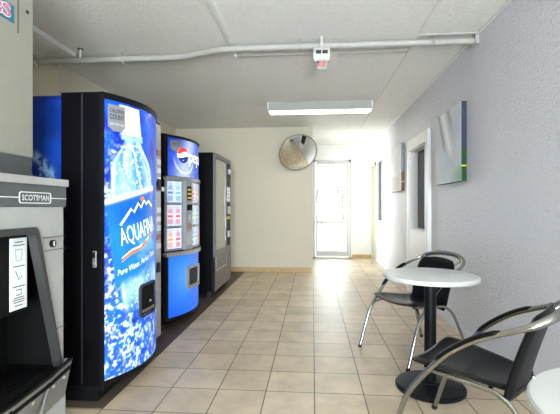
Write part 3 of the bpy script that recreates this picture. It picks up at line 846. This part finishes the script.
# ------------------------------------------------------------------ ice dispenser on the left
I1 = 1.95; I0 = 1.17; xi = -1.270; ox, oy = -1.6, I0; iw = I1-I0
t = thing('ice_dispenser', 'grey ice dispenser with dark bay and tray, at the left edge', 'ice dispenser', (ox, oy, 0))
fi = lambda u, z, o: (xi-ox+o, u, z)
yb = lambda y: y-oy
# body side/back/top panels around the bay
bm = B()
box(bm, -2.05-ox, xi-.30-ox, 0, iw, .08, 1.27)
box(bm, xi-.31-ox, xi-ox, 0, .06, .08, 1.27); box(bm, xi-.31-ox, xi-ox, iw-.018, iw, .08, 1.27)
box(bm, xi-.31-ox, xi-ox, .06, iw-.018, .08, .36)
obj('body', bm, M['ice_grey'], t)
# front facing: light panel with the flared bay opening cut out
yT0, yT1, yB0, yB1 = .10, yb(1.742), .02, yb(1.915)
zT, zB = 1.073, .36
bm = B()
def fpoly(poly, o0, o1): slab(bm, fi, poly, o0, o1)
fpoly([(0, 1.165), (0, .36), (yB0, .36), (yT0, zT), (yT0, 1.165)], -.02, 0)
fpoly([(yT0, 1.165), (yT0, zT), (yT1, zT), (yT1, 1.165)], -.02, 0)
fpoly([(yT1, 1.165), (yT1, zT), (yB1, .36), (iw, .36), (iw, 1.165)], -.02, 0)
ft = obj('front_panel', bm, M['ice_grey'], t)
for z in (1.018, .955, .56):
    obj('panel_seam', bx(xi-.002-ox, xi+.003-ox, yT1+.035+(1.018-z)*.2, iw-.003, z-.002, z+.002), M['ice_dark'], ft)
lk = obj('key_lock', tube(B(), [(xi-ox, yb(1.842), .986), (xi+.012-ox, yb(1.842), .986)], .018, 20), M['black2'], ft, True)
obj('lock_slot', bx(xi+.010-ox, xi+.014-ox, yb(1.842)-.004, yb(1.842)+.004, .975, .997), M['print_white'], lk)
# moulding around the bay
mo = [(yB0, zB), (yT0, zT-.02), (yT0+.03, zT), (yT1-.03, zT), (yT1-.008, zT-.012), (yT1+.002, zT-.035), (yB1, zB)]
inn = [(yB0+.02, zB), (yT0+.025, zT-.05), (yT0+.05, zT-.03), (yT1-.05, zT-.03), (yT1-.032, zT-.036), (yT1-.022, zT-.055), (yB1-.018, zB)]
bm = B()
for i in range(len(mo)-1):
    slab(bm, fi, [mo[i], mo[i+1], inn[i+1], inn[i]], -.03, .012)
obj('bay_moulding', bm, M['ice_mould'], t)
bm = bx(xi-.30-ox, xi-.29-ox, .04, iw-.02, .36, 1.10)
box(bm, xi-.30-ox, xi-.02-ox, .03, iw-.03, 1.06, 1.07)
box(bm, xi-.30-ox, xi-.02-ox, iw-.035, iw-.02, .36, 1.06); box(bm, xi-.30-ox, xi-.02-ox, .03, .045, .36, 1.06)
obj('bay_lining', bm, M['bay'], t)
ch = obj('chute_box', bx(xi-.28-ox, xi-.045-ox, .10, yb(1.745), .69, 1.05, .012, 3), M['bay'], t)
lb = obj('instruction_label', bx(xi-.046-ox, xi-.042-ox, yb(1.626), yb(1.728), .707, 1.026), M['print_white'], ch)
fl = lambda u, z, o: (xi-.042-ox+o, u, z)
yl = yb(1.677)
for z, w_ in ((1.008, .05), (.994, .07), (.900, .07), (.81, .075), (.760, .06), (.750, .07), (.740, .065), (.725, .05)):
    obj('label_line', shape(B(), fl, [(yl-w_/2, z-.002), (yl+w_/2, z-.002), (yl+w_/2, z+.002), (yl-w_/2, z+.002)], .001), M['print_dark'], lb)
obj('label_picture', stroke(B(), fl, [(yl-.02, .975), (yl+.02, .975), (yl+.016, .925), (yl-.016, .925), (yl-.02, .975)], .0025, .001), M['ice_dark'], lb)
obj('label_picture', stroke(B(), fl, [(yl-.02, .88), (yl, .84), (yl+.02, .855)], .004, .001), M['ice_dark'], lb)
obj('label_picture', stroke(B(), fl, [(yl-.016, .795), (yl+.016, .795), (yl+.016, .772), (yl-.016, .772)], .004, .001), M['ice_dark'], lb)
# tray projecting from the bottom of the bay
bm = B()
tp = [(xi-.29, .03), (-1.175, .03), (-1.17, .30), (-1.19, .55), (-1.226, iw-.02), (xi-.29, iw-.02)]
prism(bm, [(x-ox, y) for x, y in tp], .345, .362, 'z')
tr = obj('drip_tray', bm, M['bay'], t)
bm = B()
ol = [(-1.225, iw-.012), (-1.187, .55), (-1.165, .30), (-1.168, .02)]
for (xa, ya), (xb, yb_) in zip(ol, ol[1:]):
    v = [bm.verts.new(p) for p in ((xa-ox, ya, .39), (xb-ox, yb_, .39), (xb-.05-ox, yb_, .20), (xi+.004-ox, ya, .20),
                                   (xa-.008-ox, ya, .39), (xb-.008-ox, yb_, .39), (xb-.06-ox, yb_, .20), (xi-.006-ox, ya, .20))]
    for f in ((0, 1, 2, 3), (4, 5, 6, 7), (0, 1, 5, 4), (3, 2, 6, 7), (0, 3, 7, 4), (1, 2, 6, 5)): bm.faces.new([v[k] for k in f])
# end cheek of the tray
prism(bm, [(xi-ox-.02, .20), (-1.226-ox, .39), (xi-ox-.02, .39)], iw-.018, iw-.010, 'y')
tf = obj('tray_front', bm, M['ice_tray'], t)
bm = B()
for (xa, ya), (xb, yb_) in zip(ol, ol[1:]):
    box_pts = [(xa-.012-ox, ya, .386), (xa+.003-ox, ya, .386), (xa+.003-ox, ya, .397), (xa-.012-ox, ya, .397), (xb-.012-ox, yb_, .386), (xb+.003-ox, yb_, .386), (xb+.003-ox, yb_, .397), (xb-.012-ox, yb_, .397)]
    v = [bm.verts.new(p) for p in box_pts]
    for f in ((0, 1, 2, 3), (4, 5, 6, 7), (0, 1, 5, 4), (1, 2, 6, 5), (2, 3, 7, 6), (3, 0, 4, 7)): bm.faces.new([v[k] for k in f])
bmesh.ops.remove_doubles(bm, verts=list(bm.verts), dist=.0005)
obj('tray_lip', bm, M['black2'], tf)
for y, x in ((.70, -1.224), (.60, -1.213), (.44, -1.198)): obj('rivet', tube(B(), [(x-.01-ox, y, .325), (x+.006-ox, y, .323)], .008, 10), M['steel'], tf)
g = B()
for k in range(9): tube(g, [(xi-.20+k*.02-ox, .08, .366), (xi-.20+k*.02-ox, iw-.10, .366)], .004, 6)
obj('tray_grid', g, M['black2'], tr)
# logo band and counter lip
bd = obj('logo_band', bx(xi-.02-ox, xi+.006-ox, 0, iw, 1.165, 1.268, .003, 1), M['ice_dark'], t)
fl = lambda u, z, o: (xi+.006-ox+o, u, z)
c_ = yb(1.722)
obj('logo_frame', band(B(), fl, rrect(c_-.105, c_+.105, 1.181, 1.233, .012), rrect(c_-.100, c_+.100, 1.185, 1.229, .009), 0, .002), M['print_white'], bd)
lettering('logo_text', 'SCOTSMAN', M['print_white'], bd, fl, c_, 1.207, .178, .026, .002, bold=.01)
bm = shape(B(), fl, [(c_+.105, 1.205), (iw-.004, 1.205), (iw-.004, 1.209), (c_+.105, 1.209)], .0015)
shape(bm, fl, [(.0, 1.205), (c_-.105, 1.205), (c_-.105, 1.209), (.0, 1.209)], .0015)
obj('pinstripe', bm, M['print_white'], bd)
obj('counter_lip', bx(-2.06-ox, xi+.016-ox, -.008, iw+.006, 1.268, 1.304, .004), M['steel'], t)
for x in (-1.98, -1.36):
    for y in (.07, iw-.07): obj('foot', tube(B(), [(x-ox, y, 0), (x-ox, y, .085)], .022, 14), M['black2'], t)

# ice maker head sitting on the dispenser
xh = -1.445
t = thing('ice_maker', 'beige grey ice maker head standing on the grey ice dispenser', 'ice maker', (ox, oy, 1.304))
Z_ = 1.304
obj('base_skirt', bx(-2.02-ox, xh-.006-ox, .006, iw-.004, 0, 1.425-Z_), M['ice_dark'], t)
hd = obj('head_cabinet', bx(-2.03-ox, xh-ox, 0, iw, 1.42-Z_, 2.36-Z_, .006), M['ice_beige'], t)
yr, zr1, zr0 = yb(1.843), 2.19-Z_, 2.02-Z_
bm = bx(xh-.002-ox, xh+.003-ox, .05, yr, zr1-.003, zr1+.003)
box(bm, xh-.002-ox, xh+.003-ox, yr-.004, yr, zr0, zr1+.05)
obj('panel_groove', bm, M['ice_dark'], hd)
obj('screw', tube(B(), [(xh-ox, yb(1.905), 2.155-Z_), (xh+.005-ox, yb(1.905), 2.155-Z_)], .009, 12), M['print_dark'], hd)
st = obj('sticker', bx(xh-.001-ox, xh+.003-ox, yb(1.645), yb(1.815), 2.055-Z_, 2.14-Z_, .001, 1), M['teal'], hd)
fl = lambda u, z, o: (xh+.003-ox+o, u, z)
lettering('sticker_text', 'ES', M['print_white'], st, fl, yb(1.735), 2.098-Z_, .115, .066, .0015, bold=.05)
lettering('sticker_text', 'ES', M['pink'], st, fl, yb(1.735), 2.098-Z_, .106, .056, .003, bold=.01)

# ------------------------------------------------------------------ tables
def table(label, loc):
    t = thing('bistro_table', label, 'table', loc, 0, 'round white bistro tables')
    r = .292; z = .734
    top = obj('tabletop', lathe(B(), [(0, z), (r-.012, z), (r-.004, z-.002), (r-.001, z-.006), (r-.001, z-.024), (r-.006, z-.028), (0, z-.028)], 72), M['laminate'], t, True)
    obj('edge_band', lathe(B(), [(r-.002, z-.007), (r+.001, z-.007), (r+.001, z-.023), (r-.002, z-.023), (r-.002, z-.007)], 72), M['lam_edge'], top, True)
    obj('mounting_spider', bx(-.12, .12, -.12, .12, z-.034, z-.028, .002), M['iron'], t)
    obj('column', lathe(B(), [(0, .03), (.037, .03), (.037, z-.034), (0, z-.034)], 32), M['iron'], t, True)
    obj('base', lathe(B(), [(0, 0), (.210, 0), (.216, .006), (.216, .02), (.206, .03), (.12, .036), (.06, .042), (.055, .05), (0, .05)], 64), M['iron'], t, True)
    return t
table('round white table on black pedestal between two black chairs', (.755, 2.626, 0))
table('round white table cut off by the bottom right corner', (.772, .862, 0))

# ------------------------------------------------------------------ chairs
def make_chair(label, loc, rz):
    t = thing('cafe_chair', label, 'chair', loc, rz, 'black and chrome cafe armchairs')
    half = [(.275, .330, .006), (.274, .296, .11), (.272, .260, .222), (.271, .222, .315), (.270, .165, .398), (.270, .105, .472), (.270, .042, .538),
            (.270, -.03, .594), (.269, -.09, .631), (.266, -.155, .661), (.252, -.235, .695), (.230, -.285, .720), (.188, -.325, .746), (.105, -.350, .768), (0, -.360, .774)]
    full = [(x, y, z) for x, y, z in half]+[(-x, y, z) for x, y, z in half[-2::-1]]
    pth = catmull(full, 7)
    rads = [.0125+.0075*max(0, min(1, (-p.y-.22)/.12)) for p in pth]
    fr = obj('arm_frame', tube(B(), pth, rads, 12, up=(1, 0, 0)), M['chrome'], t, True)
    for s in (-1, 1):
        # arm pad along the top of the tube
        hp = catmull([(s*x, y, z) for x, y, z in half], 10)
        seg = hp[52:92]
        P = []
        for i, p in enumerate(seg):
            tg = (seg[min(i+1, len(seg)-1)]-seg[max(i-1, 0)]).normalized()
            nn = Vector((0, 0, 1))-tg*tg.z; nn.normalize(); P.append(p+nn*.0085)
        rad = [.0135*min(1, .45+.55*min(i, len(P)-1-i)/3) for i in range(len(P))]
        obj('arm_pad', tube(B(), P, rad, 12, sx=1.15, sy=.85), M['pad'], t, True)
        lp = catmull([(s*.185, .185, .412), (s*.186, .10, .407), (s*.186, -.06, .396), (s*.188, -.125, .388), (s*.196, -.185, .350), (s*.212, -.225, .28), (s*.245, -.33, .006)], 7)
        lg = obj('leg', tube(B(), lp, .011, 12, up=(1, 0, 0)), M['chrome'], t, True)
        obj('foot_cap', tube(B(), [(s*.245, -.33, 0), (s*.2435, -.3255, .02)], .014, 12), M['rubber'], lg)
        obj('foot_cap', tube(B(), [(s*.275, .331, 0), (s*.2748, .326, .02)], .0155, 12), M['rubber'], fr)
        # stay from arm tube to the seat rail
        obj('seat_bracket', tube(B(), [(s*.271, .212, .335), (s*.245, .19, .375), (s*.185, .16, .405)], .009, 10), M['chrome'], t, True)
    bm = B(); tube(bm, [(-.185, .16, .411), (.185, .16, .411)], .009, 10); tube(bm, [(-.186, -.09, .393), (.186, -.09, .393)], .009, 10)
    obj('cross_bar', bm, M['chrome'], t, True)
    # moulded seat
    bm = B(); n = 28
    def prof(a, b):
        # a,b in -1..1 -> superellipse-ish footprint
        w = .194+.040*b-.012*max(0, -b)**2
        k = math.sqrt(max(0, 1-.20*abs(b)**7)); x = a*w*k
        yy = .024+.226*b*(1-.05*abs(a)**4)
        return x, yy
    T_, B_ = {}, {}
    for i in range(n+1):
        for j in range(n+1):
            a = -1+2*i/n; b = -1+2*j/n; x, y = prof(a, b)
            e = max(abs(a), abs(b)); dish = -.034*(1-a*a)*(1-(b*.6)**2)
            fall = -.010*max(0, (b-.55)/.45)**2
            edge = .010*max(0, (e-.86)/.14)**2
            z = .446+.026*b+dish+fall
            T_[i, j] = bm.verts.new((x, y, z-edge))
            if 0 < i < n and 0 < j < n or True:
                B_[i, j] = bm.verts.new((x*.985, y*.985, z-.032+edge*.8-dish*.1))
    for i in range(n):
        for j in range(n):
            bm.faces.new((T_[i, j], T_[i+1, j], T_[i+1, j+1], T_[i, j+1]))
            bm.faces.new((B_[i, j], B_[i, j+1], B_[i+1, j+1], B_[i+1, j]))
    for i in range(n):
        bm.faces.new((T_[i, 0], B_[i, 0], B_[i+1, 0], T_[i+1, 0])); bm.faces.new((T_[i+1, n], B_[i+1, n], B_[i, n], T_[i, n]))
        bm.faces.new((T_[0, i+1], B_[0, i+1], B_[0, i], T_[0, i])); bm.faces.new((T_[n, i], B_[n, i], B_[n, i+1], T_[n, i+1]))
    obj('seat', bm, M['shell'], t, True)
    # curved backrest
    bm = B(); nu, nz = 24, 20; Fv, Kv = {}, {}
    for i in range(nu+1):
        for j in range(nz+1):
            a = -1+2*i/nu; q = j/nz
            # rounded corners via width scaling near top/bottom
            wt = .182*(1-.16*max(0, (q-.80)/.20)**2.5-.10*max(0, (.12-q)/.12)**2)+.008*math.sin(q*PI)
            x = a*wt
            y = -.168-.080*q-.035*q*q+.024*a*a
            zt = .348+.398*q-.022*a*a*max(0, q-.3)
            ed = max(abs(a), abs(2*q-1)); th = .016*(1-.75*max(0, (ed-.82)/.18)**2)
            nrm = Vector((-.28*a, 1, .24)).normalized()
            c0 = Vector((x, y, zt)); Fv[i, j] = bm.verts.new(c0+nrm*th); Kv[i, j] = bm.verts.new(c0-nrm*th)
    for i in range(nu):
        for j in range(nz):
            bm.faces.new((Fv[i, j], Fv[i+1, j], Fv[i+1, j+1], Fv[i, j+1])); bm.faces.new((Kv[i, j], Kv[i, j+1], Kv[i+1, j+1], Kv[i+1, j]))
    for i in range(nu):
        bm.faces.new((Fv[i, 0], Kv[i, 0], Kv[i+1, 0], Fv[i+1, 0])); bm.faces.new((Fv[i, nz], Fv[i+1, nz], Kv[i+1, nz], Kv[i, nz]))
    for j in range(nz):
        bm.faces.new((Fv[0, j], Fv[0, j+1], Kv[0, j+1], Kv[0, j])); bm.faces.new((Fv[nu, j], Kv[nu, j], Kv[nu, j+1], Fv[nu, j+1]))
    bk = obj('backrest', bm, M['leather'], t, True)
    for s in (-1, 1):
        obj('back_bracket', tube(B(), [(s*.150, -.248, .690), (s*.175, -.290, .718), (s*.190, -.320, .743)], .010, 10), M['chrome'], bk, True)
    return t
def face(dx, dy): return math.atan2(dy, dx)-PI/2
c1 = make_chair('nearest black chair with chrome arms, seen from the side between the two white tables', (.785, 1.94, 0), face(-.774, .629))

def copy_tree(o, parent=None):
    c = o.copy(); COL.objects.link(c)
    if parent is not None: c.parent = parent
    for ch in list(o.children): copy_tree(ch, c)
    return c
c2 = copy_tree(c1); c2.location = (.817, 3.28, 0); c2.rotation_euler = (0, 0, face(-.861, -.511))
c2['label'] = 'black chair with chrome arms behind the white table, by the white door'

# ------------------------------------------------------------------ outside the far door
struct('ground_outside', bx(-14, 16, YF+T, 60, -.14, -.02), M['concrete'])
struct('ground_street', bx(-14, 16, -30, YB-T, -.14, -.02), M['concrete'])
def tree(label, loc, s, seed):
    rs = random.Random(seed)
    t = thing('tree', label, 'tree', loc)
    obj('trunk', tube(B(), catmull([(0, 0, 0), (.05*s, 0, .7*s), (-.03*s, .05*s, 1.4*s), (.02*s, 0, 2.2*s)], 5), [.09*s]*14+[.05*s]*2, 10), M['bark'], t, True)
    bm = B()
    for k in range(900):
        a = rs.random()*2*PI; zz_ = rs.uniform(-1, 1); r = rs.random()**.4*1.1*s
        c = Vector((r*math.cos(a)*math.sqrt(1-zz_*zz_), r*math.sin(a)*math.sqrt(1-zz_*zz_), 2.4*s+r*.8*zz_))
        d1 = Vector((rs.gauss(0, 1), rs.gauss(0, 1), rs.gauss(0, 1))).normalized()*.10*s
        d2 = d1.cross(Vector((rs.gauss(0, 1), rs.gauss(0, 1), rs.gauss(0, 1)))).normalized()*.05*s
        bm.faces.new([bm.verts.new(p) for p in (c-d1, c+d2, c+d1, c-d2)])
    obj('foliage', bm, M['leaf'], t)
tree('tree seen through the left of the glass door, outside', (.6, 27, -.02), .80, 3)
tree('tree seen through the right of the glass door, outside', (2.25, 30, -.02), 1.0, 5)

# ------------------------------------------------------------------ light
W = bpy.data.worlds.new('sky'); S.world = W; W.use_nodes = True
nt = W.node_tree; bg = nt.nodes['Background']
bg.inputs['Color'].default_value = (.90, .95, 1.0, 1); bg.inputs['Strength'].default_value = 5.0

def area(name, loc, rot, sx, sy, power, color=(1, 1, 1), portal=False):
    l = bpy.data.lights.new(name, 'AREA'); l.shape = 'RECTANGLE'; l.size = sx; l.size_y = sy; l.energy = power; l.color = color
    if portal: l.cycles.is_portal = True
    o = bpy.data.objects.new(name, l); COL.objects.link(o); o.location = loc; o.rotation_euler = rot; return o
area('portal_far_door', (cx, YF+T+.02, 1.12), (-PI/2, 0, 0), .85, 2.2, 1, portal=True)
area('portal_hall_window', (-T-.02, (HW[0]+HW[1])/2, 1.38), (0, -PI/2, 0), 2.0, 1.5, 1, portal=True)
area('portal_shop_window', ((BW[0]+BW[1])/2, YB-T-.02, 1.3), (PI/2, 0, 0), 1.7, 2.1, 1, portal=True)

# ------------------------------------------------------------------ camera
cam = bpy.data.cameras.new('camera'); co = bpy.data.objects.new('camera', cam); COL.objects.link(co)
cam.sensor_width = 36; cam.lens = 397/560*36; cam.clip_start = .02
co.location = (0, 0, 1.165); co.rotation_euler = (PI/2, 0, math.atan(32.5/397))
area('added_hall_lamp', (-1.3, 8.2, 1.3), (0, -PI/2-.30, 0), 2.0, 1.6, 26, (1, .99, .97))  # lamp added outside the hidden window, tilted up to brighten the hall ceiling
area('added_shop_lamp', (.55, YB-.7, .95), (PI/2+.38, 0, .08), 1.8, 1.6, 270, (.86, .92, 1))  # lamp added outside the unseen window, tilted up for ceiling and right wall
S.camera = co
S.view_settings.view_transform = 'Standard'; S.view_settings.look = 'None'
S.view_settings.exposure = 1.3; S.view_settings.gamma = 1.0; S.view_settings.use_curve_mapping = False
